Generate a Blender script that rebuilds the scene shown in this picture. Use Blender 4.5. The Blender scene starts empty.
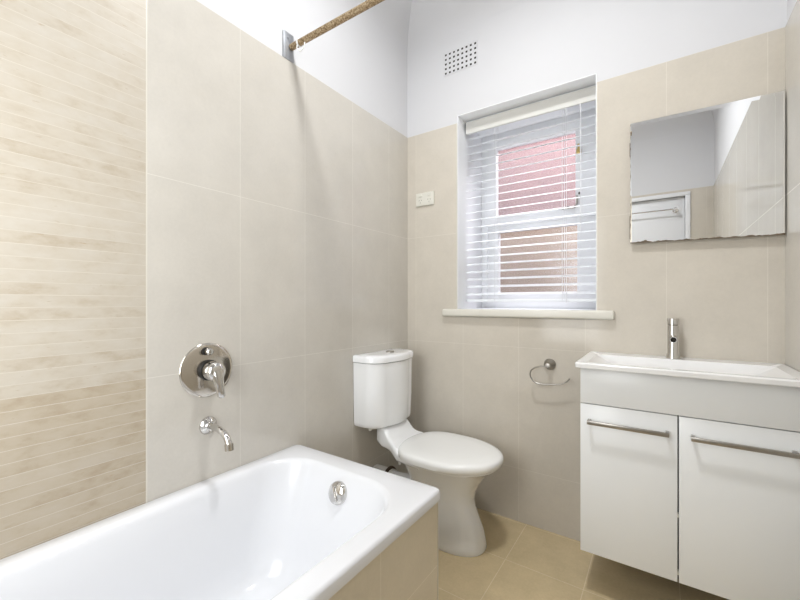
import bpy, bmesh, math, random
from mathutils import Vector, Matrix
random.seed(7)
S = bpy.context.scene
COL = S.collection

# ------------------------------------------------------------------ camera, world, lights, exposure
CX, CZ, YB, XR, YN = 1.2398, 1.0846, 1.8855, 1.603, -0.38      # camera x, eye height, far wall, right wall, near wall
TILE_TOP, CEIL = 2.063, 2.90
cam_data = bpy.data.cameras.new('camera')
cam_data.sensor_width = 36.0
cam_data.lens = 379.99 / 800 * 36
cam_data.shift_y = 2.587 / 800
cam_data.clip_start = 0.02
cam = bpy.data.objects.new('camera', cam_data)
COL.objects.link(cam)
cam.location = (CX, 0, CZ)
cam.rotation_euler = (math.pi / 2, 0, 0.6018)
S.camera = cam

world = bpy.data.worlds.new('sky')
S.world = world
world.use_nodes = True
wn = world.node_tree.nodes['Background']
wn.inputs['Color'].default_value = (0.9, 0.95, 1.0, 1)
wn.inputs['Strength'].default_value = 0.2

LAMP_STRENGTH = 19.0          # ceiling lamp glass (its emission)
LAMP_WATTS = 14.5             # the disc of light behind that glass
LAMP_XY = (0.80, 0.90)
sky_light = bpy.data.lights.new('daylight_gap', 'AREA')
sky_light.shape = 'RECTANGLE'
sky_light.size, sky_light.size_y = 1.6, 0.9
sky_light.energy = 150
sky_light.color = (0.975, 0.985, 1.0)
sl = bpy.data.objects.new('daylight_gap', sky_light)
COL.objects.link(sl)
sl.location = (0.66, YB + 1.15, 3.05)
sl.rotation_euler = (math.radians(-46), 0, 0)

# added soft fill, unseen behind the camera, lifts the lower room
fill_data = bpy.data.lights.new('fill_light', 'AREA')
fill_data.shape = 'RECTANGLE'; fill_data.size, fill_data.size_y = 0.54, 1.25
fill_data.energy = 15.0; fill_data.color = (0.95, 0.98, 1.0)
fl = bpy.data.objects.new('fill_light', fill_data); COL.objects.link(fl)
fl.location = (0.49, YN + 0.05, 1.32); fl.rotation_euler = (math.radians(90), 0, math.radians(4))

S.view_settings.view_transform = 'Standard'
S.view_settings.look = 'None'
S.view_settings.exposure = 0.06
S.view_settings.gamma = 1.0
S.view_settings.use_curve_mapping = False

# ------------------------------------------------------------------ materials
def srgb(r, g, b):
    f = lambda c: (c / 255 / 12.92) if c / 255 <= 0.04045 else ((c / 255 + 0.055) / 1.055) ** 2.4
    return (f(r), f(g), f(b), 1)

def new_mat(name):
    m = bpy.data.materials.new(name)
    m.use_nodes = True
    nt = m.node_tree
    return m, nt, nt.nodes['Principled BSDF']

def N(nt, t, **kw):
    n = nt.nodes.new(t)
    for k, v in kw.items():
        setattr(n, k, v)
    return n

def simple(name, col, rough=0.5, metal=0.0, var=0.03, scale=9.0, bump=0.0, bscale=60.0, spec=0.5, coat=0.0):
    m, nt, b = new_mat(name)
    tc = N(nt, 'ShaderNodeTexCoord')
    no = N(nt, 'ShaderNodeTexNoise'); no.inputs['Scale'].default_value = scale; no.inputs['Detail'].default_value = 4
    nt.links.new(tc.outputs['Object'], no.inputs['Vector'])
    mx = N(nt, 'ShaderNodeMix', data_type='RGBA')
    mx.inputs['A'].default_value = tuple(c * (1 - var) for c in col[:3]) + (1,)
    mx.inputs['B'].default_value = tuple(min(1, c * (1 + var)) for c in col[:3]) + (1,)
    nt.links.new(no.outputs['Fac'], mx.inputs['Factor'])
    nt.links.new(mx.outputs['Result'], b.inputs['Base Color'])
    b.inputs['Roughness'].default_value = rough
    b.inputs['Metallic'].default_value = metal
    b.inputs['Specular IOR Level'].default_value = spec
    b.inputs['Coat Weight'].default_value = coat
    b.inputs['Coat Roughness'].default_value = 0.04
    if bump:
        n2 = N(nt, 'ShaderNodeTexNoise'); n2.inputs['Scale'].default_value = bscale; n2.inputs['Detail'].default_value = 3
        nt.links.new(tc.outputs['Object'], n2.inputs['Vector'])
        bp = N(nt, 'ShaderNodeBump'); bp.inputs['Strength'].default_value = bump; bp.inputs['Distance'].default_value = 0.002
        nt.links.new(n2.outputs['Fac'], bp.inputs['Height'])
        nt.links.new(bp.outputs['Normal'], b.inputs['Normal'])
    return m

def uv_vector(nt, axes, off):
    """object coordinates -> (u, v, 0) of a wall or floor plane, shifted by off"""
    tc = N(nt, 'ShaderNodeTexCoord')
    sp = N(nt, 'ShaderNodeSeparateXYZ'); nt.links.new(tc.outputs['Object'], sp.inputs[0])
    cb = N(nt, 'ShaderNodeCombineXYZ')
    for k in (0, 1):
        ad = N(nt, 'ShaderNodeMath', operation='SUBTRACT'); ad.inputs[1].default_value = off[k]
        nt.links.new(sp.outputs['XYZ'.index(axes[k])], ad.inputs[0])
        nt.links.new(ad.outputs[0], cb.inputs[k])
    return tc, cb

def tile(name, axes, off, w, h, ca, cb_, grout, rough=0.11, mottle=0.07, mortar=0.0011, spec=0.25):
    m, nt, b = new_mat(name)
    tc, vec = uv_vector(nt, axes, off)
    br = N(nt, 'ShaderNodeTexBrick'); br.offset = 0.0; br.squash = 1.0
    br.inputs['Scale'].default_value = 1.0
    br.inputs['Brick Width'].default_value = w; br.inputs['Row Height'].default_value = h
    br.inputs['Mortar Size'].default_value = mortar; br.inputs['Mortar Smooth'].default_value = 0.3
    br.inputs['Color1'].default_value = ca; br.inputs['Color2'].default_value = cb_; br.inputs['Mortar'].default_value = grout
    nt.links.new(vec.outputs[0], br.inputs['Vector'])
    n1 = N(nt, 'ShaderNodeTexNoise'); n1.inputs['Scale'].default_value = 7; n1.inputs['Detail'].default_value = 8; n1.inputs['Roughness'].default_value = 0.65
    nt.links.new(tc.outputs['Object'], n1.inputs['Vector'])
    n2 = N(nt, 'ShaderNodeTexNoise'); n2.inputs['Scale'].default_value = 110; n2.inputs['Detail'].default_value = 3
    nt.links.new(tc.outputs['Object'], n2.inputs['Vector'])
    ad = N(nt, 'ShaderNodeMath', operation='MULTIPLY_ADD'); ad.inputs[1].default_value = 0.35
    nt.links.new(n2.outputs['Fac'], ad.inputs[0]); nt.links.new(n1.outputs['Fac'], ad.inputs[2])
    mr = N(nt, 'ShaderNodeMapRange'); mr.inputs['From Min'].default_value = 0.4; mr.inputs['From Max'].default_value = 0.95
    mr.inputs['To Min'].default_value = 1 - mottle; mr.inputs['To Max'].default_value = 1 + mottle * 0.6
    nt.links.new(ad.outputs[0], mr.inputs['Value'])
    vm = N(nt, 'ShaderNodeVectorMath', operation='SCALE')
    nt.links.new(br.outputs['Color'], vm.inputs[0]); nt.links.new(mr.outputs[0], vm.inputs['Scale'])
    nt.links.new(vm.outputs[0], b.inputs['Base Color'])
    rr = N(nt, 'ShaderNodeMapRange'); rr.inputs['To Min'].default_value = rough; rr.inputs['To Max'].default_value = 0.6
    nt.links.new(br.outputs['Fac'], rr.inputs['Value']); nt.links.new(rr.outputs[0], b.inputs['Roughness'])
    bp = N(nt, 'ShaderNodeBump', invert=True); bp.inputs['Strength'].default_value = 0.25; bp.inputs['Distance'].default_value = 0.001
    nt.links.new(br.outputs['Fac'], bp.inputs['Height']); nt.links.new(bp.outputs['Normal'], b.inputs['Normal'])
    b.inputs['Specular IOR Level'].default_value = spec
    return m

def travertine(name):
    m, nt, b = new_mat(name)
    tc, vec = uv_vector(nt, 'YZ', (-0.21, 0.263))
    br = N(nt, 'ShaderNodeTexBrick'); br.offset = 0.0
    br.inputs['Scale'].default_value = 1.0
    br.inputs['Brick Width'].default_value = 0.705; br.inputs['Row Height'].default_value = 0.03
    br.inputs['Mortar Size'].default_value = 0.0006; br.inputs['Mortar Smooth'].default_value = 0.2
    br.inputs['Bias'].default_value = 0.0
    br.inputs['Color1'].default_value = (0, 0, 0, 1); br.inputs['Color2'].default_value = (1, 1, 1, 1); br.inputs['Mortar'].default_value = (.5, .5, .5, 1)
    nt.links.new(vec.outputs[0], br.inputs['Vector'])
    # stone cloud stretched along each strip, shifted per strip
    mp = N(nt, 'ShaderNodeVectorMath', operation='MULTIPLY_ADD')
    mp.inputs[1].default_value = (15.0, 26.0, 1.0)
    nt.links.new(vec.outputs[0], mp.inputs[0])
    sc = N(nt, 'ShaderNodeVectorMath', operation='SCALE'); sc.inputs['Scale'].default_value = 9.0
    nt.links.new(br.outputs['Color'], sc.inputs[0]); nt.links.new(sc.outputs[0], mp.inputs[2])
    no = N(nt, 'ShaderNodeTexNoise'); no.inputs['Scale'].default_value = 1.0; no.inputs['Detail'].default_value = 7; no.inputs['Roughness'].default_value = 0.62
    nt.links.new(mp.outputs[0], no.inputs['Vector'])
    a = N(nt, 'ShaderNodeMath', operation='MULTIPLY_ADD'); a.inputs[1].default_value = 0.17
    nt.links.new(br.outputs['Color'], a.inputs[0]); nt.links.new(no.outputs['Fac'], a.inputs[2])
    cr = N(nt, 'ShaderNodeValToRGB')
    e = cr.color_ramp.elements
    e[0].position = 0.36; e[0].color = srgb(177, 165, 147)
    e[1].position = 0.80; e[1].color = srgb(193, 186, 174)
    k = e.new(0.54); k.color = srgb(188, 179, 164)
    nt.links.new(a.outputs[0], cr.inputs[0])
    # the lowest sheet of strips (below z = 0.863) is a browner batch of stone
    sp = N(nt, 'ShaderNodeSeparateXYZ'); nt.links.new(tc.outputs['Object'], sp.inputs[0])
    lt = N(nt, 'ShaderNodeMath', operation='LESS_THAN'); lt.inputs[1].default_value = 0.863
    nt.links.new(sp.outputs['Z'], lt.inputs[0])
    mx = N(nt, 'ShaderNodeMix', data_type='RGBA', blend_type='MULTIPLY'); mx.inputs['B'].default_value = (0.90, 0.86, 0.80, 1)
    nt.links.new(lt.outputs[0], mx.inputs['Factor']); nt.links.new(cr.outputs['Color'], mx.inputs['A'])
    # pits
    vo = N(nt, 'ShaderNodeTexNoise'); vo.inputs['Scale'].default_value = 55; vo.inputs['Detail'].default_value = 2
    vs = N(nt, 'ShaderNodeVectorMath', operation='MULTIPLY'); vs.inputs[1].default_value = (0.6, 2.0, 1)
    nt.links.new(vec.outputs[0], vs.inputs[0]); nt.links.new(vs.outputs[0], vo.inputs['Vector'])
    pr = N(nt, 'ShaderNodeMapRange'); pr.inputs['From Min'].default_value = 0.68; pr.inputs['From Max'].default_value = 0.78
    nt.links.new(vo.outputs['Fac'], pr.inputs['Value'])
    m2 = N(nt, 'ShaderNodeMix', data_type='RGBA'); m2.inputs['B'].default_value = srgb(170, 150, 124)
    pf = N(nt, 'ShaderNodeMath', operation='MULTIPLY'); pf.inputs[1].default_value = 0.6
    nt.links.new(pr.outputs[0], pf.inputs[0]); nt.links.new(pf.outputs[0], m2.inputs['Factor']); nt.links.new(mx.outputs['Result'], m2.inputs['A'])
    m3 = N(nt, 'ShaderNodeMix', data_type='RGBA'); m3.inputs['B'].default_value = srgb(202, 196, 184)
    nt.links.new(br.outputs['Fac'], m3.inputs['Factor']); nt.links.new(m2.outputs['Result'], m3.inputs['A'])
    nt.links.new(m3.outputs['Result'], b.inputs['Base Color'])
    b.inputs['Roughness'].default_value = 0.42
    ba = N(nt, 'ShaderNodeMath', operation='MULTIPLY_ADD'); ba.inputs[1].default_value = -1.0
    nt.links.new(pr.outputs[0], ba.inputs[0]); nt.links.new(br.outputs['Color'], ba.inputs[2])
    bp = N(nt, 'ShaderNodeBump'); bp.inputs['Strength'].default_value = 0.25; bp.inputs['Distance'].default_value = 0.0015
    nt.links.new(ba.outputs[0], bp.inputs['Height']); nt.links.new(bp.outputs['Normal'], b.inputs['Normal'])
    return m

TA, TB = srgb(201, 196, 187), srgb(204, 199, 190)
GR = srgb(212, 208, 199)
M = {}
M['plaster'] = simple('white_plaster', srgb(214, 214, 216), 0.75, var=0.015, scale=3, bump=0.08, bscale=25)
M['tile_left'] = tile('wall_tile_left', 'YZ', (0.4965 - 3.0, 0.263 - 1.2), 0.3, 0.6, TA, TB, GR, spec=0.5)
M['tile_far'] = tile('wall_tile_far', 'XZ', (0.0582 - 3.0, 0.263 - 1.2), 0.3, 0.6, srgb(205, 198, 186), srgb(208, 201, 189), srgb(217, 211, 200))
M['tile_right'] = tile('wall_tile_right', 'YZ', (0.4965 - 3.0, 0.263 - 1.2), 0.3, 0.6, TA, TB, GR)
M['tile_apron'] = tile('apron_tile', 'YZ', (0.755 - 3.0, 0.263 - 1.2), 0.3, 0.6, srgb(220, 211, 193), srgb(222, 213, 195), srgb(230, 222, 207))
M['tile_apron_end'] = tile('apron_end_tile', 'XZ', (0.07 - 3.0, 0.263 - 1.2), 0.3, 0.6, TA, TB, GR)
M['floor'] = tile('floor_tile', 'XY', (0.098 - 3.0, 0.075 - 3.0), 0.3, 0.3, srgb(206, 187, 150), srgb(209, 190, 153), srgb(220, 204, 172), rough=0.2, mottle=0.16, mortar=0.0013)
M['travertine'] = travertine('travertine_strips')
M['trim'] = simple('cream_tile_trim', srgb(210, 206, 195), 0.35)
M['acrylic'] = simple('white_acrylic', srgb(228, 229, 232), 0.2, var=0.004, coat=0.15)
M['porcelain'] = simple('white_porcelain', srgb(245, 246, 247), 0.07, var=0.004, coat=0.6)
M['seat'] = simple('white_seat_plastic', srgb(242, 242, 240), 0.2, var=0.004)
M['gloss'] = simple('white_gloss_board', srgb(238, 240, 241), 0.28, var=0.006)
M['carcass'] = simple('shaded_carcass_board', srgb(100, 98, 95), 0.6)  # board coloured dark, so the shade in the door gap is painted in
M['basin'] = simple('white_ceramic_basin', srgb(240, 240, 240), 0.1, var=0.004, coat=0.4)
M['chrome'] = simple('chrome', srgb(215, 213, 210), 0.08, 1.0, var=0.02)
M['nickel'] = simple('polished_nickel', srgb(205, 199, 190), 0.13, 1.0, var=0.03, scale=14)
M['brushed'] = simple('brushed_steel', srgb(172, 168, 162), 0.3, 1.0, var=0.05, scale=40)
M['zinc'] = simple('galvanised_steel', srgb(168, 170, 174), 0.42, 0.8, var=0.15, scale=45)
M['dark'] = simple('black_rubber', srgb(28, 26, 25), 0.5)
M['grime'] = simple('brown_grime', srgb(70, 55, 38), 0.8, var=0.3, scale=60)
M['hole'] = simple('dark_hole_paint', srgb(58, 56, 52), 0.9)
M['upvc'] = simple('white_window_paint', srgb(238, 240, 242), 0.4, var=0.01)
M['reveal'] = simple('white_reveal_paint', srgb(239, 240, 242), 0.6, var=0.01)
M['slat'] = simple('white_slat', srgb(240, 243, 246), 0.35, var=0.005)
M['valance'] = simple('offwhite_valance', srgb(224, 223, 218), 0.4, var=0.01)
M['sill'] = simple('cream_stone_sill', srgb(222, 219, 209), 0.3, var=0.02, scale=18)
M['cord'] = simple('white_cord', srgb(225, 226, 228), 0.8)
M['plate'] = simple('cream_switch_plastic', srgb(220, 218, 208), 0.35, var=0.005)
M['plate_shadow'] = simple('switch_slot', srgb(95, 92, 84), 0.7)
M['door'] = simple('white_door_paint', srgb(228, 229, 231), 0.4, var=0.01)
M['brass'] = simple('aged_brass', srgb(196, 172, 110), 0.35, 0.8)
M['white_ring'] = simple('white_plastic_ring', srgb(232, 232, 230), 0.4)
M['pipe'] = simple('white_pipe_plastic', srgb(226, 224, 218), 0.35)

def rust_mat():
    m, nt, b = new_mat('rusted_chrome_rod')
    tc = N(nt, 'ShaderNodeTexCoord')
    no = N(nt, 'ShaderNodeTexNoise'); no.inputs['Scale'].default_value = 170; no.inputs['Detail'].default_value = 4; no.inputs['Roughness'].default_value = 0.7
    nt.links.new(tc.outputs['Object'], no.inputs['Vector'])
    cr = N(nt, 'ShaderNodeValToRGB'); e = cr.color_ramp.elements
    e[0].position = 0.36; e[0].color = srgb(104, 84, 56)
    e[1].position = 0.66; e[1].color = srgb(200, 184, 156)
    k = e.new(0.5); k.color = srgb(150, 127, 94)
    nt.links.new(no.outputs['Fac'], cr.inputs[0]); nt.links.new(cr.outputs[0], b.inputs['Base Color'])
    b.inputs['Metallic'].default_value = 0.25; b.inputs['Roughness'].default_value = 0.5
    return m
M['rust'] = rust_mat()

def frosted(name, tint):
    """patterned privacy glass: scatters part of the light, lets the rest through"""
    m = bpy.data.materials.new(name); m.use_nodes = True
    nt = m.node_tree; nt.nodes.clear()
    out = N(nt, 'ShaderNodeOutputMaterial')
    tr = N(nt, 'ShaderNodeBsdfTransparent'); tr.inputs[0].default_value = tint
    tl = N(nt, 'ShaderNodeBsdfTranslucent'); tl.inputs[0].default_value = (0.9, 0.9, 0.92, 1)
    gl = N(nt, 'ShaderNodeBsdfGlossy'); gl.inputs['Roughness'].default_value = 0.2
    tc = N(nt, 'ShaderNodeTexCoord')
    mp = N(nt, 'ShaderNodeVectorMath', operation='MULTIPLY'); mp.inputs[1].default_value = (260, 260, 70)
    nt.links.new(tc.outputs['Object'], mp.inputs[0])
    no = N(nt, 'ShaderNodeTexNoise'); no.inputs['Scale'].default_value = 1.0; no.inputs['Detail'].default_value = 2
    nt.links.new(mp.outputs[0], no.inputs['Vector'])
    mr = N(nt, 'ShaderNodeMapRange'); mr.inputs['From Min'].default_value = 0.3; mr.inputs['From Max'].default_value = 0.7
    mr.inputs['To Min'].default_value = 0.015; mr.inputs['To Max'].default_value = 0.06
    nt.links.new(no.outputs['Fac'], mr.inputs['Value'])
    a = N(nt, 'ShaderNodeMixShader'); nt.links.new(mr.outputs[0], a.inputs[0])
    nt.links.new(tr.outputs[0], a.inputs[1]); nt.links.new(tl.outputs[0], a.inputs[2])
    b2 = N(nt, 'ShaderNodeMixShader'); b2.inputs[0].default_value = 0.06
    nt.links.new(a.outputs[0], b2.inputs[1]); nt.links.new(gl.outputs[0], b2.inputs[2])
    nt.links.new(b2.outputs[0], out.inputs['Surface'])
    return m
M['glass_pink'] = frosted('frosted_glass', (0.97, 0.95, 0.97, 1))

def brick_wall_mat():
    m, nt, b = new_mat('neighbour_brickwork')
    tc, vec = uv_vector(nt, 'XZ', (0, 0))
    br = N(nt, 'ShaderNodeTexBrick')
    br.inputs['Scale'].default_value = 1.0; br.inputs['Brick Width'].default_value = 0.24; br.inputs['Row Height'].default_value = 0.086
    br.inputs['Mortar Size'].default_value = 0.005; br.inputs['Mortar Smooth'].default_value = 0.6
    br.inputs['Color1'].default_value = srgb(112, 86, 86); br.inputs['Color2'].default_value = srgb(120, 91, 90); br.inputs['Mortar'].default_value = srgb(118, 92, 90)
    nt.links.new(vec.outputs[0], br.inputs['Vector'])
    nt.links.new(br.outputs['Color'], b.inputs['Base Color']); b.inputs['Roughness'].default_value = 0.9
    return m
M['redbrick'] = brick_wall_mat()
M['render'] = simple('tan_render', srgb(142, 124, 107), 0.9, var=0.14, scale=5)

def mirror_mat():
    m, nt, b = new_mat('mirror_silver')
    tc = N(nt, 'ShaderNodeTexCoord'); sp = N(nt, 'ShaderNodeSeparateXYZ'); nt.links.new(tc.outputs['Object'], sp.inputs[0])
    # decayed silvering: ragged dark line along the bottom edge and patches on the left edge
    no = N(nt, 'ShaderNodeTexNoise'); no.inputs['Scale'].default_value = 30; no.inputs['Detail'].default_value = 5
    nt.links.new(tc.outputs['Object'], no.inputs['Vector'])
    def band(sock, lo, amp):
        w = N(nt, 'ShaderNodeMath', operation='MULTIPLY_ADD'); w.inputs[1].default_value = amp; w.inputs[2].default_value = lo - amp * 0.5
        nt.links.new(no.outputs['Fac'], w.inputs[0])
        c = N(nt, 'ShaderNodeMath', operation='LESS_THAN'); nt.links.new(sp.outputs[sock] if isinstance(sock, str) else sock, c.inputs[0]); nt.links.new(w.outputs[0], c.inputs[1])
        return c
    sk = N(nt, 'ShaderNodeMath', operation='MULTIPLY_ADD'); sk.inputs[1].default_value = 0.0237
    nt.links.new(sp.outputs['X'], sk.inputs[0]); nt.links.new(sp.outputs['Z'], sk.inputs[2])
    c1 = band(sk.outputs[0], 0.0045, 0.026); c2 = band('X', 0.0005, 0.012)
    mxm = N(nt, 'ShaderNodeMath', operation='MAXIMUM'); nt.links.new(c1.outputs[0], mxm.inputs[0]); nt.links.new(c2.outputs[0], mxm.inputs[1])
    mx = N(nt, 'ShaderNodeMix', data_type='RGBA'); mx.inputs['A'].default_value = (0.96, 0.97, 0.97, 1); mx.inputs['B'].default_value = srgb(104, 92, 76)
    nt.links.new(mxm.outputs[0], mx.inputs['Factor']); nt.links.new(mx.outputs['Result'], b.inputs['Base Color'])
    iv = N(nt, 'ShaderNodeMath', operation='SUBTRACT'); iv.inputs[0].default_value = 1.0; nt.links.new(mxm.outputs[0], iv.inputs[1])
    nt.links.new(iv.outputs[0], b.inputs['Metallic'])
    rm = N(nt, 'ShaderNodeMath', operation='MULTIPLY_ADD'); rm.inputs[1].default_value = 0.6; rm.inputs[2].default_value = 0.01
    nt.links.new(mxm.outputs[0], rm.inputs[0]); nt.links.new(rm.outputs[0], b.inputs['Roughness'])
    return m
M['mirror'] = mirror_mat()
M['board'] = simple('aged_backing_board', srgb(96, 80, 62), 0.8, var=0.3, scale=30)

def lamp_mat():
    m, nt, b = new_mat('lamp_opal_glass')
    b.inputs['Base Color'].default_value = (0.9, 0.9, 0.88, 1)
    b.inputs['Emission Color'].default_value = (1.0, 0.99, 0.98, 1)
    b.inputs['Emission Strength'].default_value = LAMP_STRENGTH
    return m
M['lamp'] = lamp_mat()

# ------------------------------------------------------------------ mesh helpers
def add_box(bm, x0, x1, y0, y1, z0, z1, bev=0.0, seg=2, mat=None):
    if mat is None: mat = Matrix()
    t = bmesh.new()
    vs = [t.verts.new((x, y, z)) for x in (x0, x1) for y in (y0, y1) for z in (z0, z1)]
    for q in ((0, 1, 3, 2), (4, 6, 7, 5), (0, 4, 5, 1), (2, 3, 7, 6), (0, 2, 6, 4), (1, 5, 7, 3)):
        t.faces.new([vs[i] for i in q])
    if bev:
        bmesh.ops.bevel(t, geom=t.edges[:], offset=bev, segments=seg, profile=0.5, affect='EDGES')
    t.transform(mat)
    me = bpy.data.meshes.new('tmp'); t.to_mesh(me); t.free(); bm.from_mesh(me); bpy.data.meshes.remove(me)

def add_tube(bm, pts, r, n=16, cap=True):
    """a tube along points; r is a number or one radius per point"""
    pts = [Vector(p) for p in pts]
    rs = r if isinstance(r, (list, tuple)) else [r] * len(pts)
    prev = None; rings = []
    up = None
    for i, p in enumerate(pts):
        d = (pts[min(i + 1, len(pts) - 1)] - pts[max(i - 1, 0)]).normalized()
        if up is None:
            a = Vector((0, 0, 1)) if abs(d.z) < 0.9 else Vector((1, 0, 0))
            up = (a - d * a.dot(d)).normalized()
        else:
            up = (up - d * up.dot(d)).normalized()
        s = d.cross(up)
        rings.append([bm.verts.new(p + (up * math.cos(2 * math.pi * k / n) + s * math.sin(2 * math.pi * k / n)) * rs[i]) for k in range(n)])
    for a, b in zip(rings, rings[1:]):
        for k in range(n):
            bm.faces.new((a[k], a[(k + 1) % n], b[(k + 1) % n], b[k]))
    if cap:
        bm.faces.new(rings[0][::-1]); bm.faces.new(rings[-1])

def add_lathe(bm, prof, mat, n=40):
    """prof: (radius, height) pairs turned about local Z, placed by mat"""
    rings = []
    for r, h in prof:
        if r < 1e-6:
            rings.append([bm.verts.new(mat @ Vector((0, 0, h)))])
        else:
            rings.append([bm.verts.new(mat @ Vector((r * math.cos(2 * math.pi * k / n), r * math.sin(2 * math.pi * k / n), h))) for k in range(n)])
    for a, b in zip(rings, rings[1:]):
        for k in range(n):
            q = [a[k % len(a)], a[(k + 1) % len(a)], b[(k + 1) % len(b)], b[k % len(b)]]
            u = []
            for v in q:
                if v not in u: u.append(v)
            if len(u) > 2: bm.faces.new(u)

def loft(bm, rings, cap0=True, cap1=True, closed=True):
    R = [[bm.verts.new(p) for p in ring] for ring in rings]
    n = len(R[0])
    for a, b in zip(R, R[1:]):
        for k in range(n if closed else n - 1):
            bm.faces.new((a[k], a[(k + 1) % n], b[(k + 1) % n], b[k]))
    if cap0: bm.faces.new(R[0][::-1])
    if cap1: bm.faces.new(R[-1])
    return R

def rrect(x0, x1, y0, y1, r, z, n=8):
    """rounded rectangle ring; r may be one radius or four (x1y1, x0y1, x0y0, x1y0)"""
    rr = r if isinstance(r, (list, tuple)) else [r] * 4
    out = []
    for (cx, cy, a0), q in zip(((x1, y1, 0), (x0, y1, 90), (x0, y0, 180), (x1, y0, 270)), rr):
        sx = -1 if cx == x1 else 1; sy = -1 if cy == y1 else 1
        for k in range(n + 1):
            a = math.radians(a0 + 90 * k / n)
            out.append(Vector((cx + sx * q + q * math.cos(a), cy + sy * q + q * math.sin(a), z)))
    return out

def obj(name, bm, mat, parent=None, smooth=None, kind=None, loc=None):
    bmesh.ops.recalc_face_normals(bm, faces=bm.faces[:])
    me = bpy.data.meshes.new(name)
    bm.to_mesh(me); bm.free()
    mats = mat if isinstance(mat, list) else [mat]
    for m in mats: me.materials.append(m)
    o = bpy.data.objects.new(name, me)
    COL.objects.link(o)
    if parent:
        o.parent = parent
        o.matrix_parent_inverse = Matrix.Translation(-root_loc(parent))
    if smooth is not None:
        me.polygons.foreach_set('use_smooth', [True] * len(me.polygons))
        me.set_sharp_from_angle(angle=math.radians(smooth))
    if kind: o['kind'] = kind
    return o

def root_loc(p):
    while p.parent: p = p.parent
    return p.location

def thing(name, label, cat, loc, group=None):
    o = bpy.data.objects.new(name, None)
    COL.objects.link(o); o.location = loc; o.empty_display_size = 0.05
    o['label'] = label; o['category'] = cat
    if group: o['group'] = group
    return o

def sub(name, bm, mat, parent, smooth=35):
    """a part or sub-part built in world coordinates"""
    o = obj(name, bm, mat, None, smooth)
    o.parent = parent
    if parent.parent is None:
        o.matrix_parent_inverse = Matrix.Translation(-Vector(parent.location))
    return o

def boxes(lst, bev=0.0, seg=2):
    bm = bmesh.new()
    for b in lst: add_box(bm, *b, bev=bev, seg=seg)
    return bm

def rot_to(loc, direction):
    d = Vector(direction).normalized()
    return Matrix.Translation(Vector(loc)) @ d.to_track_quat('Z', 'Y').to_matrix().to_4x4()

# ------------------------------------------------------------------ the room
W = 0.42
OX0, OX1, OZ0, OZ1 = 0.322, 1.004, 1.050, 2.108      # window opening
obj('floor', boxes([(-0.1, XR + 0.1, YN - 0.1, YB + W, -0.1, 0)]), M['floor'], kind='structure')
obj('ceiling', boxes([(-0.1, XR + 0.1, YN - 0.1, YB + W, CEIL, CEIL + 0.1)]), M['plaster'], kind='structure')

def wall(name, lst):
    """lst of (box, material key); one mesh, several slots"""
    bm = bmesh.new(); keys = []
    for b, k in lst:
        if k not in keys: keys.append(k)
        n = len(bm.faces); add_box(bm, *b); bm.faces.ensure_lookup_table()
        for f in bm.faces[n:]: f.material_index = keys.index(k)
    obj(name, bm, [M[k] for k in keys], kind='structure')

P = 0.006   # tiles stand this proud of the plaster
F0 = YB + P
wall('wall_left', [((-0.1, -P, YN - P, F0, 0, CEIL), 'plaster'),
                   ((-P, 0, 0.4985, YB, 0, TILE_TOP), 'tile_left'),
                   ((-P, -0.0005, YN, 0.4950, 0, TILE_TOP), 'travertine'),
                   ((-P, -0.0002, 0.4950, 0.4985, 0, TILE_TOP), 'trim')])
wall('wall_far', [((-0.1, OX0, F0, YB + W, 0, CEIL), 'plaster'), ((OX1, XR + 0.1, F0, YB + W, 0, CEIL), 'plaster'),
                  ((OX0, OX1, F0, YB + W, 0, OZ0 - 0.042), 'plaster'), ((OX0, OX1, F0, YB + W, OZ1, CEIL), 'plaster'),
                  ((0, OX0 - 0.004, YB, F0, 0, TILE_TOP), 'tile_far'), ((OX1 + 0.004, XR, YB, F0, 0, TILE_TOP), 'tile_far'),
                  ((OX0 - 0.004, OX1 + 0.004, YB, F0, 0, OZ0 - 0.042), 'tile_far'),
                  ((OX0 - 0.004, OX0, YB - 0.0006, F0, OZ0, TILE_TOP), 'trim'), ((OX1, OX1 + 0.004, YB - 0.0006, F0, OZ0, TILE_TOP), 'trim')])
wall('wall_right', [((XR + P, XR + 0.1, YN - P, F0, 0, CEIL), 'plaster'), ((XR, XR + P, YN, YB, 0, TILE_TOP), 'tile_right')])
DX0, DX1, DZ = 0.745, 1.412, 2.008       # doorway in the near wall
wall('wall_near', [((-0.1, DX0, YN - 0.1, YN - P, 0, CEIL), 'plaster'), ((DX1, XR + 0.1, YN - 0.1, YN - P, 0, CEIL), 'plaster'),
                   ((DX0, DX1, YN - 0.1, YN - P, DZ, CEIL), 'plaster'),
                   ((0, DX0, YN - P, YN, 0, TILE_TOP), 'tile_far'), ((DX1, XR, YN - P, YN, 0, TILE_TOP), 'tile_far'),
                   ((DX0, DX1, YN - P, YN, DZ, TILE_TOP), 'tile_far')])

# cove cornice all round (concave quarter circle)
bm = bmesh.new(); r = 0.34; prof = []
for k in range(21):
    a = math.pi / 2 * k / 20
    prof.append((r - r * math.cos(a) + 0.0005, -r + r * math.sin(a)))
loops = []
for o_, dz in prof:
    x0, x1, y0, y1 = -P + o_, XR + P - o_, YN - P + o_, F0 - o_
    loops.append([Vector((x0, y0, CEIL + dz)), Vector((x1, y0, CEIL + dz)), Vector((x1, y1, CEIL + dz)), Vector((x0, y1, CEIL + dz))])
loft(bm, loops, False, False)
o = obj('trim_1', bm, M['plaster'], smooth=50, kind='structure')

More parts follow.
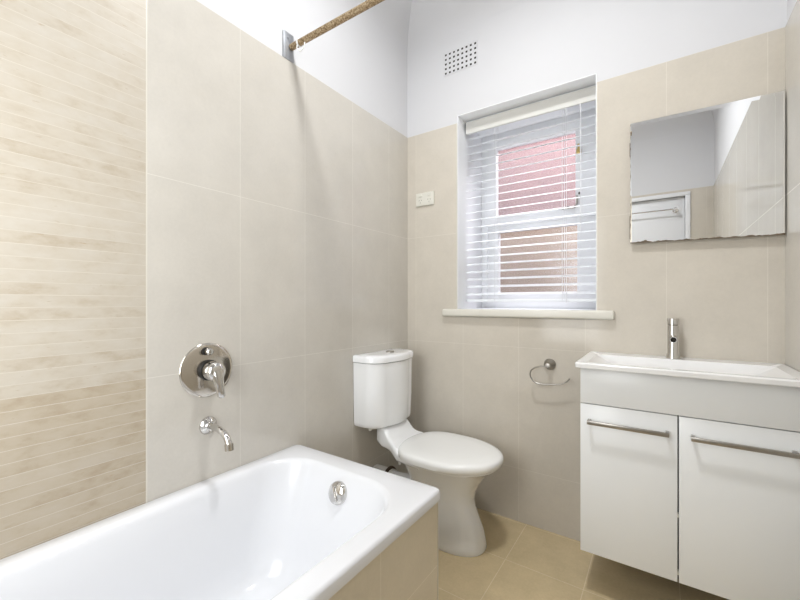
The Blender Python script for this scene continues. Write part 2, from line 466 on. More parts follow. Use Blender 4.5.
# door in the near wall (seen in the mirror)
dr = thing('door_1', 'x', 'x', (1.075, YN - 0.05, 0)); del dr['label']; del dr['category']; dr['kind'] = 'structure'
bm = boxes([(DX0, DX1, YN - 0.06, YN - 0.022, 0.006, DZ)], 0.002)
sub('door_panel', bm, M['door'], dr)
bm = bmesh.new()                                   # raised moulding on the leaf
for b in ((DX0 + 0.0, DX1, YN - 0.022, YN - 0.016, DZ - 0.012, DZ), (DX1 - 0.012, DX1, YN - 0.022, YN - 0.016, 0.01, DZ), (DX0, DX0 + 0.012, YN - 0.022, YN - 0.016, 0.01, DZ)):
    add_box(bm, *b, bev=0.002)
sub('moulding', bm, M['door'], dr)
bm = bmesh.new()
for b in ((DX1, DX1 + 0.036, YN - 0.03, YN + 0.014, 0, DZ + 0.034), (DX0 - 0.036, DX0, YN - 0.03, YN + 0.014, 0, DZ + 0.034), (DX0 - 0.036, DX1 + 0.036, YN - 0.03, YN + 0.016, DZ, DZ + 0.034)):
    add_box(bm, *b, bev=0.003)
sub('door_frame', bm, M['door'], dr)
bm = bmesh.new(); add_lathe(bm, [(0, 0), (0.026, 0), (0.026, 0.006), (0.01, 0.01), (0.01, 0.04), (0.024, 0.045), (0.026, 0.06), (0.018, 0.07), (0, 0.071)], rot_to((DX0 + 0.06, YN - 0.022, 1.0), (0, 1, 0)))
sub('door_handle', bm, M['chrome'], dr)

rail = thing('towel_rail', 'thin chrome towel rail across the white door, seen in the mirror', 'towel rail', (1.075, YN - 0.02, 1.895))
bm = bmesh.new(); add_tube(bm, [(0.80, YN + 0.045, 1.895), (1.345, YN + 0.045, 1.895)], 0.006); sub('bar', bm, M['chrome'], rail)
for x in (0.79, 1.345):
    bm = bmesh.new(); add_lathe(bm, [(0, 0), (0.022, 0), (0.022, 0.006), (0.009, 0.01), (0.009, 0.05), (0.016, 0.052), (0.016, 0.078), (0, 0.08)], rot_to((x, YN - 0.022, 1.895), (0, 1, 0)), 24)
    sub('bracket', bm, M['chrome'], rail)

# ------------------------------------------------------------------ window
win = thing('window_1', 'x', 'x', (0.663, YB + 0.36, OZ0)); del win['label']; del win['category']; win['kind'] = 'structure'
# painted lining of the opening
bm = bmesh.new()
add_box(bm, OX0, OX0 + 0.004, F0 + 0.0004, YB + W, OZ0, OZ1)
add_box(bm, OX1 - 0.004, OX1, F0 + 0.0004, YB + W, OZ0, OZ1)
add_box(bm, OX0, OX1, F0 + 0.0004, YB + W, OZ1 - 0.004, OZ1)
add_box(bm, OX0, OX1, YB + 0.04, YB + W, OZ0 - 0.03, OZ0)
sub('window_reveal', bm, M['reveal'], win)
bm = bmesh.new()
fy0, fy1 = YB + 0.335, YB + 0.40
for b in ((OX0 + .004, OX0 + 0.04, fy0, fy1, OZ0, OZ1 - .004), (OX1 - 0.04, OX1 - .004, fy0, fy1, OZ0, OZ1 - .004), (OX0 + .039, OX1 - .039, fy0 + .001, fy1 - .001, OZ1 - 0.05, OZ1 - .004), (OX0 + .039, OX1 - .039, fy0 + .001, fy1 - .001, OZ0, OZ0 + 0.04)):
    add_box(bm, *b, bev=0.003)
sub('window_frame', bm, M['upvc'], win)
def sash(z0, z1, y0, gx0, gx1, gz0, gz1, key):
    bm = bmesh.new(); x0, x1 = OX0 + 0.034, OX1 - 0.034
    for b in ((x0, gx0, y0, y0 + 0.04, z0, z1), (gx1, x1, y0, y0 + 0.04, z0, z1), (gx0 - .003, gx1 + .003, y0 + .001, y0 + 0.039, z0, gz0), (gx0 - .003, gx1 + .003, y0 + .001, y0 + 0.039, gz1, z1)):
        add_box(bm, *b, bev=0.004)
    s = sub('sash', bm, M['upvc'], win)
    bm = boxes([(gx0 - 0.003, gx1 + 0.003, y0 + 0.018, y0 + 0.023, gz0 - 0.003, gz1 + 0.003)])
    sub('pane', bm, M[key], s, None)
    return s
s1 = sash(1.545, 2.075, YB + 0.325, 0.424, 0.862, 1.605, 2.005, 'glass_pink')
s2 = sash(1.085, 1.565, YB + 0.350, 0.428, 0.866, 1.140, 1.508, 'glass_pink')
bm = bmesh.new()
add_box(bm, 0.795, 0.862, YB + 0.312, YB + 0.325, 1.590, 1.604, bev=0.003)
add_tube(bm, [(0.862, YB + 0.315, 1.597), (0.874, YB + 0.300, 1.61), (0.874, YB + 0.298, 1.65)], 0.006, 12)
sub('sash_latch', bm, M['brushed'], s1)
for x, z in ((0.800, 1.597), (0.83, 1.598), (0.866, 1.604), (0.884, 1.665)):
    bm = bmesh.new(); add_lathe(bm, [(0, 0), (0.0065, 0), (0.0065, 0.005), (0, 0.006)], rot_to((x, YB + 0.316, z), (0, -1, 0)), 14)
    sub('latch_screw', bm, M['hole'], s1)
bm = boxes([(0.868, 0.892, YB + 0.306, YB + 0.325, 1.875, 1.90)], 0.004)
add_tube(bm, [(0.88, YB + 0.312, 1.89), (0.88, YB + 0.308, 1.925)], 0.006, 12)
sub('sash_lock', bm, M['brass'], s1)

# stone sill
bm = boxes([(0.243, 1.074, YB - 0.028, YB + 0.045, 1.010, 1.050)], 0.009, 3)
sub('window_sill', bm, M['sill'], win)

# ------------------------------------------------------------------ venetian blind
bl = thing('venetian_blind', 'white venetian blind with open slats hanging in the window recess', 'blind', (0.663, YB + 0.11, OZ1 - 0.006))
BX0, BX1 = OX0 + 0.010, OX1 - 0.010
bm = boxes([(BX0 + .004, BX1, YB + 0.082, YB + 0.094, 2.028, 2.094)], 0.004); v = sub('valance', bm, M['valance'], bl)
bm = boxes([(BX0 - .003, BX1 + .003, YB + 0.096, YB + 0.146, 2.052, 2.1035)], 0.002); sub('headrail', bm, M['upvc'], bl)
SC, PITCH, TILT = YB + 0.120, 0.0418, math.radians(15)
z = 2.010; zs = []
while z > 1.125:
    zs.append(z); z -= PITCH
def slat_mesh():
    bm = bmesh.new(); rings = []
    for k in range(9):
        t = -1 + k / 4
        rings.append((t * 0.025, 0.0022 * (1 - t * t)))
    top = [(a, b + 0.0013) for a, b in rings]; prof = rings + top[::-1]
    loft(bm, [[Vector((x, a, b)) for a, b in prof] for x in (-0.329, 0.329)])
    bm.transform(Matrix.Rotation(TILT, 4, 'X'))
    return bm
s0 = obj('slat', slat_mesh(), M['slat'], None, 40)
s0.parent = bl; cxw = 0.663
for i, z in enumerate(zs):
    s = s0 if i == 0 else s0.copy()
    if i: COL.objects.link(s); s.parent = bl
    s.location = (cxw - bl.location.x, SC - bl.location.y, z - bl.location.z)
bm = boxes([(BX0 + .004, BX1 - .004, SC - 0.025, SC + 0.025, 1.088, 1.102)], 0.004); sub('bottom_rail', bm, M['slat'], bl)
for x in (0.500, 0.842):
    bm = bmesh.new()
    for dy in (-0.0265, 0.0265):
        add_tube(bm, [(x, SC + dy, 2.052), (x, SC + dy, 1.088)], 0.0012, 6)
    sub('ladder_cord', bm, M['cord'], bl)
bm = bmesh.new(); add_tube(bm, [(0.862, SC - 0.032, 2.045), (0.862, SC - 0.032, 1.098)], 0.0009, 6); add_tube(bm, [(0.862, SC - 0.032, 1.12), (0.862, SC - 0.032, 1.085)], [0.002, 0.004], 10)
sub('pull_cord', bm, M['cord'], bl)
bm = bmesh.new(); add_tube(bm, [(0.925, SC - 0.033, 2.05), (0.925, SC - 0.033, 1.42)], 0.0022, 8); sub('tilt_wand', bm, M['cord'], bl)

# outside: neighbouring house, brick above a tan rendered base
nb = thing('neighbouring_house', 'red brick house wall with tan rendered base outside the window', 'building', (0.6, YB + 1.55, -0.1))
bm = boxes([(-2.5, 4.0, YB + 1.5, YB + 1.7, 1.80, 3.4)]); sub('brick_wall', bm, M['redbrick'], nb, None)
bm = boxes([(-2.5, 4.0, YB + 1.48, YB + 1.72, -0.1, 1.80)]); sub('rendered_base', bm, M['render'], nb, None)

# ------------------------------------------------------------------ ceiling lamp (out of frame above, lights the room)
lp = thing('ceiling_lamp', 'round opal glass ceiling lamp above the middle of the bathroom', 'lamp', (LAMP_XY[0], LAMP_XY[1], CEIL))
bm = bmesh.new(); add_lathe(bm, [(0, 0), (0.135, 0), (0.135, -0.02), (0.125, -0.025), (0, -0.025)], Matrix.Translation(lp.location)); sub('lamp_base', bm, M['nickel'], lp)
bm = bmesh.new(); add_lathe(bm, [(0.115, -0.025), (0.12, -0.038), (0.108, -0.055), (0.075, -0.07), (0.03, -0.077), (0, -0.078)], Matrix.Translation(lp.location)); sub('lamp_shade', bm, M['lamp'], lp, 60)
ll = bpy.data.lights.new('lamp_light', 'AREA'); ll.shape = 'DISK'; ll.size = 0.2; ll.energy = LAMP_WATTS; ll.color = (0.97, 0.985, 1.0); ll.spread = math.radians(165)
lo = bpy.data.objects.new('lamp_light', ll); COL.objects.link(lo); lo.parent = lp; lo.location = (0, 0, -0.082)

# ------------------------------------------------------------------ bathtub
BY0, BY1, BXO = YN + 0.004, 1.060, 0.671
tub = thing('bathtub', 'white acrylic bathtub set in a tiled surround along the left wall', 'bathtub', (0.34, 0.34, 0))
RZ = 0.502
bm = bmesh.new(); rings = []
def br(ix0, ix1, iy0, iy1, r, z): rings.append(rrect(ix0, ix1, iy0, iy1, r, z, 10))
br(0.012, BXO - 0.012, BY0 + 0.01, BY1 - 0.012, 0.006, RZ - 0.036)
br(0.001, BXO, BY0, BY1, 0.014, RZ - 0.034)
br(0.001, BXO, BY0, BY1, 0.014, RZ - 0.010)
br(0.002, BXO - 0.003, BY0 + 0.002, BY1 - 0.003, 0.014, RZ - 0.003)
br(0.006, BXO - 0.010, BY0 + 0.007, BY1 - 0.010, 0.016, RZ)
rad = lambda q: [0.147, 0.128, 0.128, 0.147]
for d, dz in ((0, 0), (0.004, 0.0006), (0.009, 0.003), (0.014, 0.008), (0.018, 0.015), (0.021, 0.024)):
    br(0.042 + d, 0.614 - d, BY0 + 0.09 + d, 0.985 - d, [0.17 - d, 0.15 - d, 0.15 - d, 0.17 - d], RZ - dz)
for t in (0.2, 0.4, 0.6, 0.78):
    br(0.064 + 0.028 * t, 0.592 - 0.028 * t, BY0 + 0.113 + 0.22 * t, 0.963 - 0.11 * t, rad(0.0), RZ - 0.028 - 0.32 * t)
br(0.095, 0.558, BY0 + 0.33, 0.855, rad(0.0), 0.165)
br(0.115, 0.538, BY0 + 0.37, 0.825, [0.14, 0.12, 0.12, 0.14], 0.138)
br(0.15, 0.50, BY0 + 0.42, 0.78, [0.12, 0.11, 0.11, 0.12], 0.128)
br(0.25, 0.40, BY0 + 0.6, 0.68, 0.05, 0.125)
loft(bm, rings, False, True)
sub('tub_shell', bm, M['acrylic'], tub, 50)
bm = boxes([(0.648, 0.663, BY0, 1.0485, 0.0, RZ - 0.035)]); ap = sub('tiled_apron', bm, M['tile_apron'], tub, None)
bm = boxes([(0.0015, 0.648, 1.034, 1.0485, 0.0, RZ - 0.035)]); sub('tiled_end_panel', bm, M['tile_apron_end'], tub, None)
bm = boxes([(0.6615, 0.6645, 1.0465, 1.0500, 0.0, RZ - 0.035)]); sub('edge_trim', bm, M['trim'], tub, None)
ov = rot_to((0.333, 0.948, 0.436), (0, -1, 0.30))
bm = bmesh.new(); add_lathe(bm, [(0, 0.018), (0.012, 0.0175), (0.030, 0.014), (0.036, 0.009), (0.038, 0.002), (0.038, -0.012), (0, -0.012)], ov)
oc = sub('overflow_cover', bm, M['chrome'], tub)
bm = bmesh.new(); add_box(bm, -0.005, 0.005, -0.026, 0.022, 0.014, 0.0235, bev=0.003, mat=ov @ Matrix.Rotation(0.5, 4, 'Z')); sub('overflow_grip', bm, M['chrome'], oc)
bm = bmesh.new(); add_lathe(bm, [(0, 0.003), (0.022, 0.003), (0.033, 0.002), (0.035, -0.001)], Matrix.Translation((0.325, 0.62, 0.1265))); sub('waste', bm, M['chrome'], tub)

# ------------------------------------------------------------------ bath mixer and spout
mx_ = thing('bath_mixer', 'round chrome bath mixer plate with lever on the tiled wall', 'tap', (0, 0.676, 0.862))
c = rot_to((0, 0.676, 0.862), (1, 0, 0))
bm = bmesh.new(); add_lathe(bm, [(0, 0.008), (0.078, 0.007), (0.086, 0.005), (0.089, 0.002), (0.089, 0.0)], c, 64); sub('wall_plate', bm, M['nickel'], mx_)
bm = bmesh.new(); add_lathe(bm, [(0.0, 0.008), (0.034, 0.008), (0.034, 0.014), (0.033, 0.022), (0, 0.022)], c); sub('cartridge_collar', bm, M['dark'], mx_)
bm = bmesh.new(); add_lathe(bm, [(0, 0.021), (0.030, 0.021), (0.031, 0.032), (0.031, 0.056), (0.027, 0.066), (0.014, 0.071), (0, 0.072)], c)
lv = sub('mixer_lever', bm, M['chrome'], mx_, 50)
bm = bmesh.new(); add_tube(bm, [(0.055, 0.676, 0.862), (0.062, 0.677, 0.842), (0.068, 0.679, 0.820), (0.072, 0.681, 0.800), (0.074, 0.682, 0.784), (0.074, 0.682, 0.779)], [0.022, 0.019, 0.0145, 0.0125, 0.0125, 0.008], 20)
sub('lever_arm', bm, M['chrome'], lv, 50)
c2 = rot_to((0, 0.668, 0.925), (1, 0, 0))
bm = bmesh.new(); add_lathe(bm, [(0, 0.007), (0.013, 0.007), (0.013, 0.012), (0, 0.012)], c2, 24); dv = sub('diverter_collar', bm, M['dark'], mx_)
bm = bmesh.new(); add_lathe(bm, [(0, 0.012), (0.006, 0.012), (0.006, 0.02), (0.011, 0.022), (0.0115, 0.034), (0.008, 0.038), (0, 0.0385)], c2, 24); sub('diverter_knob', bm, M['chrome'], dv)

sp_ = thing('bath_spout', 'curved chrome bath spout on the wall below the round mixer', 'spout', (0, 0.678, 0.678))
c3 = rot_to((0, 0.678, 0.678), (1, 0, 0))
bm = bmesh.new(); add_lathe(bm, [(0.029, 0), (0.030, 0.003), (0.027, 0.009), (0.018, 0.014), (0.013, 0.02), (0, 0.02)], c3); sub('wall_flange', bm, M['chrome'], sp_, 50)
bm = bmesh.new(); add_tube(bm, [(0.01, 0.678, 0.678), (0.04, 0.678, 0.679), (0.07, 0.679, 0.676), (0.094, 0.68, 0.668), (0.110, 0.68, 0.655), (0.118, 0.681, 0.641), (0.120, 0.681, 0.636)], 0.0105, 20); sub('spout_pipe', bm, M['chrome'], sp_, 50)
bm = bmesh.new(); add_tube(bm, [(0.1185, 0.681, 0.640), (0.1215, 0.681, 0.620)], 0.0135, 20); sub('aerator', bm, M['nickel'], sp_, 50)

# ------------------------------------------------------------------ shower rail
rl = thing('shower_curtain_rail', 'rusty brown shower curtain rail fixed high on the left wall above the bath', 'curtain rail', (0, 1.023, 2.12))
bm = bmesh.new(); add_box(bm, -P, 0.003, 0.984, 1.034, TILE_TOP, 2.172, bev=0.0015)
add_lathe(bm, [(0, 0.002), (0.005, 0.002), (0.005, 0.006), (0, 0.007)], rot_to((0, 1.006, 2.150), (1, 0, 0)), 12)
sub('wall_bracket', bm, M['zinc'], rl)
bm = bmesh.new()
pts = [(0.004, 1.0215, 2.120), (0.25, 1.036, 2.1325), (0.62, 1.058, 2.150)]
for k in range(7):
    a = math.pi / 2 * k / 6
    pts.append((0.62 + 0.09 * math.sin(a), 0.968 + 0.09 * math.cos(a), 2.152))
pts.append((0.71, YN, 2.152))
add_tube(bm, pts, 0.0125, 20); sub('rail_tube', bm, M['rust'], rl, 50)
bm = bmesh.new(); add_lathe(bm, [(0, 0), (0.03, 0), (0.03, 0.005), (0.014, 0.01), (0, 0.01)], rot_to((0.71, YN - P, 2.152), (0, 1, 0))); sub('end_flange', bm, M['zinc'], rl)

rg = thing('curtain_ring', 'small white curtain ring hanging on the rusty rail near the wall', 'ring', (0.042, 1.024, 2.12))
bm = bmesh.new(); add_lathe(bm, [(0.0128, -0.003), (0.0160, -0.003), (0.0160, 0.003), (0.0128, 0.003), (0.0128, -0.003)], rot_to((0.048, 1.024, 2.1235), (1, 0.06, 0)), 28); sub('ring_band', bm, M['white_ring'], rg)
bm = bmesh.new(); add_tube(bm, [(0.049, 1.013, 2.108), (0.052, 1.008, 2.092), (0.060, 1.008, 2.080), (0.073, 1.009, 2.072), (0.086, 1.010, 2.075), (0.093, 1.011, 2.086), (0.094, 1.011, 2.100)], 0.0022, 10); sub('hook', bm, M['white_ring'], rg, 50)

# ------------------------------------------------------------------ toilet
AY = 1.576
tl = thing('toilet', 'white close coupled toilet with closed lid beside the bath end', 'toilet', (0.3, AY, 0))
def egg(x0, x1, hw, z, back=0.6, n=56, pw=2.3, mid=0.5):
    """closed outline: x0 back, x1 front tip; hw half width; back<1 squares off the rear"""
    xm = x0 + (x1 - x0) * mid; out = []
    for k in range(n):
        a = 2 * math.pi * k / n
        ca, sa = math.cos(a), math.sin(a)
        if ca >= 0: x = xm + (x1 - xm) * abs(ca) ** (2 / pw); y = hw * math.copysign(abs(sa) ** (2 / pw), sa)
        else:
            p = 2 / (pw + back * 4)
            x = xm - (xm - x0) * abs(ca) ** p; y = hw * math.copysign(abs(sa) ** (2 / pw), sa)
            y *= 1
        out.append(Vector((x, AY + y, z)))
    return out
bm = bmesh.new()
rings = [egg(0.245, 0.606, 0.104, 0.0, 0.3, mid=.55), egg(0.243, 0.608, 0.106, 0.006, 0.3, mid=.55), egg(0.245, 0.604, 0.103, 0.03, 0.3, mid=.55),
         egg(0.255, 0.594, 0.094, 0.075, 0.3, mid=.55), egg(0.265, 0.574, 0.084, 0.125, 0.3, mid=.55), egg(0.265, 0.556, 0.078, 0.175, 0.3, mid=.55),
         egg(0.250, 0.552, 0.080, 0.21, 0.3, mid=.55), egg(0.235, 0.562, 0.090, 0.25, 0.3, mid=.55), egg(0.225, 0.586, 0.110, 0.292, 0.3, mid=.55),
         egg(0.215, 0.616, 0.134, 0.33, 0.3, mid=.5), egg(0.205, 0.642, 0.153, 0.356, 0.3, mid=.5), egg(0.20, 0.662, 0.163, 0.370, 0.3, mid=.5), egg(0.20, 0.660, 0.161, 0.379, 0.3, mid=.5)]
loft(bm, rings); pan = sub('pan', bm, M['porcelain'], tl, 60)
# deck carrying the cistern, lofted from the wall forward
bm = bmesh.new()
def yz(x, hw, zb, zt, r):
    return [Vector((x, p.x, p.y)) for p in rrect(AY - hw, AY + hw, zb, zt, r, 0, 5)]
loft(bm, [yz(0.082, 0.090, 0.402, 0.474, .01), yz(0.086, 0.096, 0.396, 0.478, .014), yz(0.120, 0.104, 0.380, 0.478, .014), yz(0.140, 0.106, 0.376, 0.472, .02), yz(0.155, 0.109, 0.372, 0.453, .024),
          yz(0.172, 0.113, 0.368, 0.432, .024), yz(0.190, 0.122, 0.366, 0.419, .020), yz(0.210, 0.134, 0.360, 0.411, .018), yz(0.24, 0.150, 0.352, 0.398, .016), yz(0.36, 0.155, 0.345, 0.384, .014)])
sub('cistern_deck', bm, M['porcelain'], tl, 60)
# outlet pipe to the wall
bm = bmesh.new(); add_tube(bm, [(0.29, AY, 0.18), (0.22, AY, 0.18), (0.15, AY, 0.18), (0.10, AY, 0.18)], [0.058, 0.054, 0.048, 0.046], 24); sub('trap', bm, M['porcelain'], tl, 50)
bm = bmesh.new(); add_tube(bm, [(0.11, AY, 0.18), (0.002, AY, 0.18)], 0.052, 24)
op = sub('outlet_pipe', bm, M['pipe'], tl, 50)
bm = bmesh.new(); add_lathe(bm, [(0.052, 0.0), (0.064, 0.0), (0.062, 0.007), (0.050, 0.012)], rot_to((0.09, AY, 0.18), (1, 0, 0)), 30); sub('pipe_collar', bm, M['grime'], op)
# seat and lid
def ring_stack(spec):
    bm = bmesh.new()
    loft(bm, [egg(x0, x1, hw, z, 0.42, pw=2.05, mid=.46) for x0, x1, hw, z in spec]); return bm
sub('seat_ring', ring_stack([(0.235, 0.662, 0.170, 0.380), (0.230, 0.667, 0.175, 0.382), (0.230, 0.667, 0.175, 0.385)]), M['seat'], tl, 40)
lid = sub('lid', ring_stack([(0.212, 0.670, 0.184, 0.377), (0.206, 0.677, 0.192, 0.382), (0.204, 0.681, 0.194, 0.398), (0.206, 0.679, 0.192, 0.409), (0.211, 0.671, 0.185, 0.415), (0.222, 0.655, 0.171, 0.4185), (0.27, 0.60, 0.12, 0.420), (0.38, 0.50, 0.04, 0.4205)]), M['seat'], tl, 50)
for s in (-1, 1):
    bm = bmesh.new(); add_tube(bm, [(0.225, AY + s * 0.10, 0.322), (0.225, AY + s * 0.10, 0.362)], [0.006, 0.010], 12); sub('seat_bolt', bm, M['seat'], tl)
# cistern
def dshape(x1, hw, z, rr, back=0.003, n=10, bow=0.018):
    """D plan: flat back on the wall, bowed front"""
    out = []
    xs = x1 - bow
    out.append(Vector((back, AY - hw, z)))
    for k in range(n + 1):
        a = math.radians(-90 + 90 * k / n)
        out.append(Vector((xs - rr + rr * math.cos(a), AY - hw + rr + rr * math.sin(a), z)))
    for k in range(1, n):
        t = -1 + 2 * k / n
        out.append(Vector((xs + bow * (1 - t * t), AY + t * (hw - rr), z)))
    for k in range(n + 1):
        a = math.radians(90 * k / n)
        out.append(Vector((xs - rr + rr * math.cos(a), AY + hw - rr + rr * math.sin(a), z)))
    out.append(Vector((back, AY + hw, z)))
    return out
bm = bmesh.new()
loft(bm, [dshape(0.155, 0.162, 0.479, 0.075), dshape(0.163, 0.169, 0.484, 0.08), dshape(0.166, 0.172, 0.50, 0.08), dshape(0.169, 0.175, 0.62, 0.08), dshape(0.171, 0.177, 0.792, 0.08)])
ci = sub('cistern', bm, M['porcelain'], tl, 45)
bm = bmesh.new()
loft(bm, [dshape(0.171, 0.177, 0.7935, 0.08), dshape(0.176, 0.181, 0.796, 0.082), dshape(0.177, 0.182, 0.819, 0.082), dshape(0.173, 0.178, 0.826, 0.082), dshape(0.163, 0.168, 0.830, 0.075, 0.012), dshape(0.14, 0.14, 0.8315, 0.06, 0.03)])
cl = sub('cistern_lid', bm, M['porcelain'], tl, 45)
bm = bmesh.new(); add_lathe(bm, [(0, 0.006), (0.018, 0.0055), (0.022, 0.003), (0.022, -0.002)], Matrix.Translation((0.095, AY, 0.832)), 30); sub('flush_button', bm, M['brushed'], cl)
bm = bmesh.new(); add_lathe(bm, [(0, -0.012), (0.008, -0.012), (0.010, 0.0), (0.010, 0.006)], Matrix.Translation((0.075, AY - 0.135, 0.476)), 16); sub('inlet_nut', bm, M['pipe'], ci)

# ------------------------------------------------------------------ vanity
va = thing('vanity_cabinet', 'wall-hung white gloss vanity cabinet with two doors under the basin', 'cabinet', (1.29, YB - 0.16, 0.163))
VX0, VX1, VF = 0.992, 1.588, 1.5495
bm = bmesh.new()
t = 0.016
for b in ((VX0, VX0 + t, VF + 0.020, YB - 0.001, 0.163, 0.846), (VX1 - t, VX1, VF + 0.020, YB - 0.001, 0.163, 0.846), (VX0 + t, VX1 - t, VF + 0.020, YB - 0.001, 0.163, 0.163 + t),
          (VX0 + t, VX1 - t, YB - 0.009, YB - 0.001, 0.18, 0.846), (VX0 + t, VX1 - t, VF + 0.022, VF + 0.034, 0.700, 0.716)):
    add_box(bm, *b)
sub('carcass', bm, M['carcass'], va)
sub('apron_panel', boxes([(VX0, VX1, VF, VF + 0.018, 0.713, 0.846)], 0.001), M['gloss'], va)
def vdoor(x0, x1, hx0, hx1):
    d = sub('door', boxes([(x0, x1, VF, VF + 0.018, 0.163, 0.710)], 0.001), M['gloss'], va)
    bm = bmesh.new()
    add_box(bm, hx0, hx1, VF - 0.032, VF - 0.024, 0.6435, 0.6575, bev=0.0012)
    for x in (hx0, hx1 - 0.010): add_box(bm, x, x + 0.010, VF - 0.030, VF, 0.6435, 0.6575, bev=0.001)
    h = sub('handle', bm, M['brushed'], d); h['label'] = 'brushed steel bar handle'
    return d
vdoor(VX0, 1.2845, 1.018, 1.262)
vdoor(1.2885, VX1, 1.319, 1.563)
for z_ in (0.375, 0.185): sub('door_bumper', boxes([(1.283, 1.290, VF + 0.004, VF + 0.018, z_, z_ + 0.012)]), M['plate'], va)

bs = thing('basin', 'slim white ceramic basin top with shallow bowl on the vanity cabinet', 'basin', (1.29, YB - 0.19, 0.847))
bm = bmesh.new(); rings = []
X0, X1, Y0, Y1, ZT = 0.980, 1.600, 1.503, YB - 0.0005, 0.867
for a in ((X0 + .006, X1, Y0 + .006, Y1, .006, 0.847), (X0 + .001, X1, Y0 + .001, Y1, .008, 0.849), (X0, X1, Y0, Y1, .008, ZT - .004), (X0 + .003, X1 - .001, Y0 + .003, Y1, .008, ZT),
          (X0 + .038, X1 - .04, Y0 + .030, 1.790, .014, ZT), (X0 + .041, X1 - .043, Y0 + .033, 1.787, .014, ZT - .003),
          (X0 + .085, X1 - .085, Y0 + .055, 1.765, .03, ZT - .022), (X0 + .12, X1 - .12, Y0 + .085, 1.74, .04, ZT - .032), (X0 + .25, X1 - .25, Y0 + .12, 1.70, .03, ZT - .036)):
    rings.append(rrect(*a, 6))
loft(bm, rings, False, True); sub('basin_body', bm, M['basin'], bs, 40)
bm = bmesh.new(); add_lathe(bm, [(0, 0.003), (0.02, 0.003), (0.024, 0.0)], Matrix.Translation((1.29, 1.66, ZT - .036)), 24); sub('basin_waste', bm, M['chrome'], bs)

tp = thing('basin_tap', 'upright cylindrical chrome mixer tap at the back of the basin', 'tap', (1.279, 1.838, ZT))
T = Matrix.Translation(tp.location)
bm = bmesh.new(); add_lathe(bm, [(0, 0.0005), (0.024, 0.0005), (0.0235, 0.004), (0.0195, 0.022), (0.0195, 0.128), (0, 0.128)], T); body = sub('tap_body', bm, M['chrome'], tp)
bm = bmesh.new(); add_lathe(bm, [(0, 0.129), (0.0175, 0.129), (0.0205, 0.131), (0.0205, 0.153), (0.0195, 0.156), (0, 0.156)], T); sub('tap_handle', bm, M['chrome'], tp)
bm = bmesh.new(); add_lathe(bm, [(0.0095, 0.0), (0.0115, 0.0), (0.0115, 0.060), (0.0095, 0.060), (0.0095, 0.03), (0, 0.03)], rot_to((1.279, 1.838, ZT + 0.083), (0.0, -1, -0.12)), 28); sp2 = sub('tap_spout', bm, M['chrome'], tp)
bm = bmesh.new(); add_lathe(bm, [(0, 0.0), (0.0092, 0.0), (0.0092, 0.001), (0, 0.001)], rot_to((1.279, 1.798, ZT + 0.0783), (0.0, -1, -0.12)), 24); sub('aerator', bm, M['hole'], sp2)

# ------------------------------------------------------------------ mirror
MX0, MX1 = 1.134, 1.599
mi = thing('wall_mirror', 'frameless rectangular mirror with chipped lower edge above the basin', 'mirror', (1.134, YB - 0.022, 1.333))
bm = bmesh.new()
yf, yb2 = YB - 0.024, YB - 0.019
pf = [(MX0, 1.333), (MX1, 1.322), (MX1, 1.829), (MX0, 1.835)]
def inner(p, d=0.014):
    x, z = p; return (x + (d if x < 1.3 else -d) * 0.35, z + (0.0 if z < 1.5 else -d))
front = [bm.verts.new((x - MX0, yf - mi.location.y, z - 1.333)) for x, z in [inner(p) for p in pf]]
edge = [bm.verts.new((x - MX0, yf - mi.location.y + 0.0012, z - 1.333)) for x, z in pf]
backv = [bm.verts.new((x - MX0, yb2 - mi.location.y, z - 1.333)) for x, z in pf]
bm.faces.new(front)
for i in range(4):
    j = (i + 1) % 4
    bm.faces.new((front[i], front[j], edge[j], edge[i])); bm.faces.new((edge[i], edge[j], backv[j], backv[i]))
bm.faces.new(backv[::-1])
g = obj('mirror_glass', bm, M['mirror']); g.parent = mi
bm = boxes([(MX0 + 0.004, MX1 - 0.006, YB - 0.019, YB - 0.0005, 1.342, 1.822)]); sub('backing_board', bm, M['board'], mi)
for z0, z1 in ((1.352, 1.448), (1.70, 1.755)):
    bm = boxes([(MX0 - 0.003, MX0 + 0.006, YB - 0.021, YB - 0.0005, z0, z1)], 0.001); sub('mounting_strip', bm, M['board'], mi)

# ------------------------------------------------------------------ toilet roll holder
rh = thing('toilet_roll_holder', 'empty chrome wire toilet roll holder on the wall beneath the window', 'roll holder', (0.807, YB, 0.79))
cc = rot_to((0.807, YB, 0.793), (0, -1, 0))
bm = bmesh.new(); add_lathe(bm, [(0.026, 0), (0.027, 0.004), (0.024, 0.012), (0.014, 0.020), (0.012, 0.03), (0.012, 0.048), (0.010, 0.052), (0, 0.053)], cc); sub('wall_rose', bm, M['brushed'], rh, 50)
pts = [(0.806, 0.789), (0.775, 0.786), (0.748, 0.777), (0.732, 0.764), (0.726, 0.748), (0.729, 0.730), (0.740, 0.714), (0.757, 0.705), (0.785, 0.703), (0.83, 0.707), (0.865, 0.713), (0.880, 0.719), (0.892, 0.730), (0.901, 0.742)]
bm = bmesh.new(); add_tube(bm, [(x, YB - 0.045, z) for x, z in pts], 0.0034, 10); sub('wire_arm', bm, M['brushed'], rh, 60)

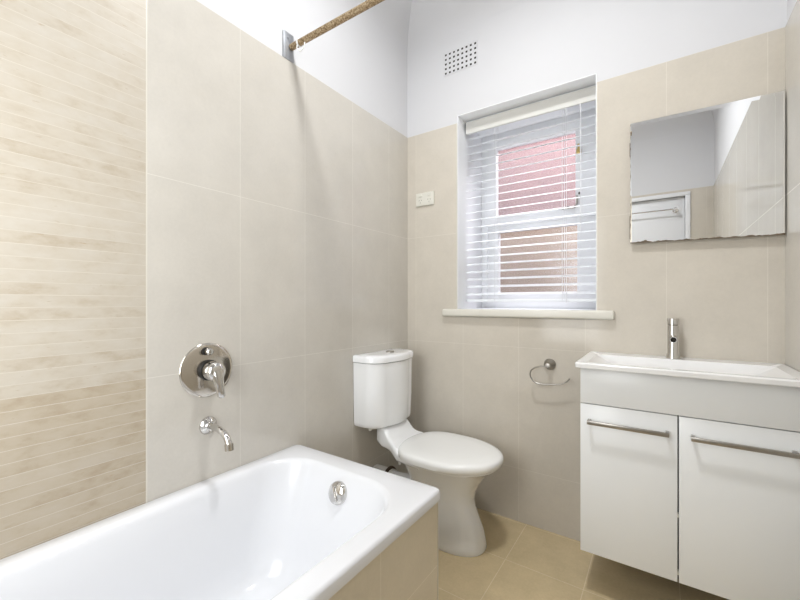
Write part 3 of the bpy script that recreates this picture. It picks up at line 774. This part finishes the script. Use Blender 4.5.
# ------------------------------------------------------------------ power point
ou = thing('power_point', 'cream double power point on the tiled wall left of the window', 'power outlet', (0.123, YB, 1.678))
sub('cover_plate', boxes([(0.064, 0.182, YB - 0.010, YB, 1.641, 1.716)], 0.003, 3), M['plate'], ou)
for cx_ in (0.094, 0.152):
    bm = boxes([(cx_ - 0.010, cx_ + 0.010, YB - 0.013, YB - 0.009, 1.692, 1.706)], 0.001); sub('rocker_switch', bm, M['plate'], ou)
    bm = bmesh.new()
    for dx, dz, ang in ((-0.0075, 0.004, 0.5), (0.0075, 0.004, -0.5), (0, -0.010, 0)):
        add_box(bm, -0.001, 0.001, -0.0105, -0.0098, -0.004, 0.004, mat=Matrix.Translation((cx_ + dx, YB, 1.670 + dz)) @ Matrix.Rotation(ang, 4, 'Y'))
    sub('socket_slots', bm, M['plate_shadow'], ou)

# ------------------------------------------------------------------ air vent
av = thing('air_vent', 'white plaster air vent with square holes high on the far wall', 'vent', (0.339, F0, 2.41))
gx0, gx1, gz0, gz1 = 0.246, 0.432, 2.354, 2.468
sub('vent_shade_sheet', boxes([(gx0, gx1, F0 - 0.0008, F0 + 0.002, gz0, gz1)]), M['hole'], av, None)  # dark sheet on the plaster, painted shade seen through the grille holes
bm = bmesh.new(); nx, nz, h = 8, 5, 0.0115
px_, pz_ = (gx1 - gx0 - h) / (nx - 1), (gz1 - gz0 - h) / (nz - 1)
zc = [gz0 + k * pz_ for k in range(nz)]; xc = [gx0 + k * px_ for k in range(nx)]
ya, yb3 = F0 - 0.0022, F0 - 0.0006
zed = [gz0 - 0.006] + sum([[z, z + h] for z in zc], []) + [gz1 + 0.006]
for i in range(0, len(zed), 2): add_box(bm, gx0 - 0.006, gx1 + 0.006, ya, yb3, zed[i], zed[i + 1])
xed = [gx0 - 0.006] + sum([[x, x + h] for x in xc], []) + [gx1 + 0.006]
for z in zc:
    for i in range(0, len(xed), 2): add_box(bm, xed[i], xed[i + 1], ya, yb3, z, z + h)
sub('vent_grille', bm, M['plaster'], av, None)
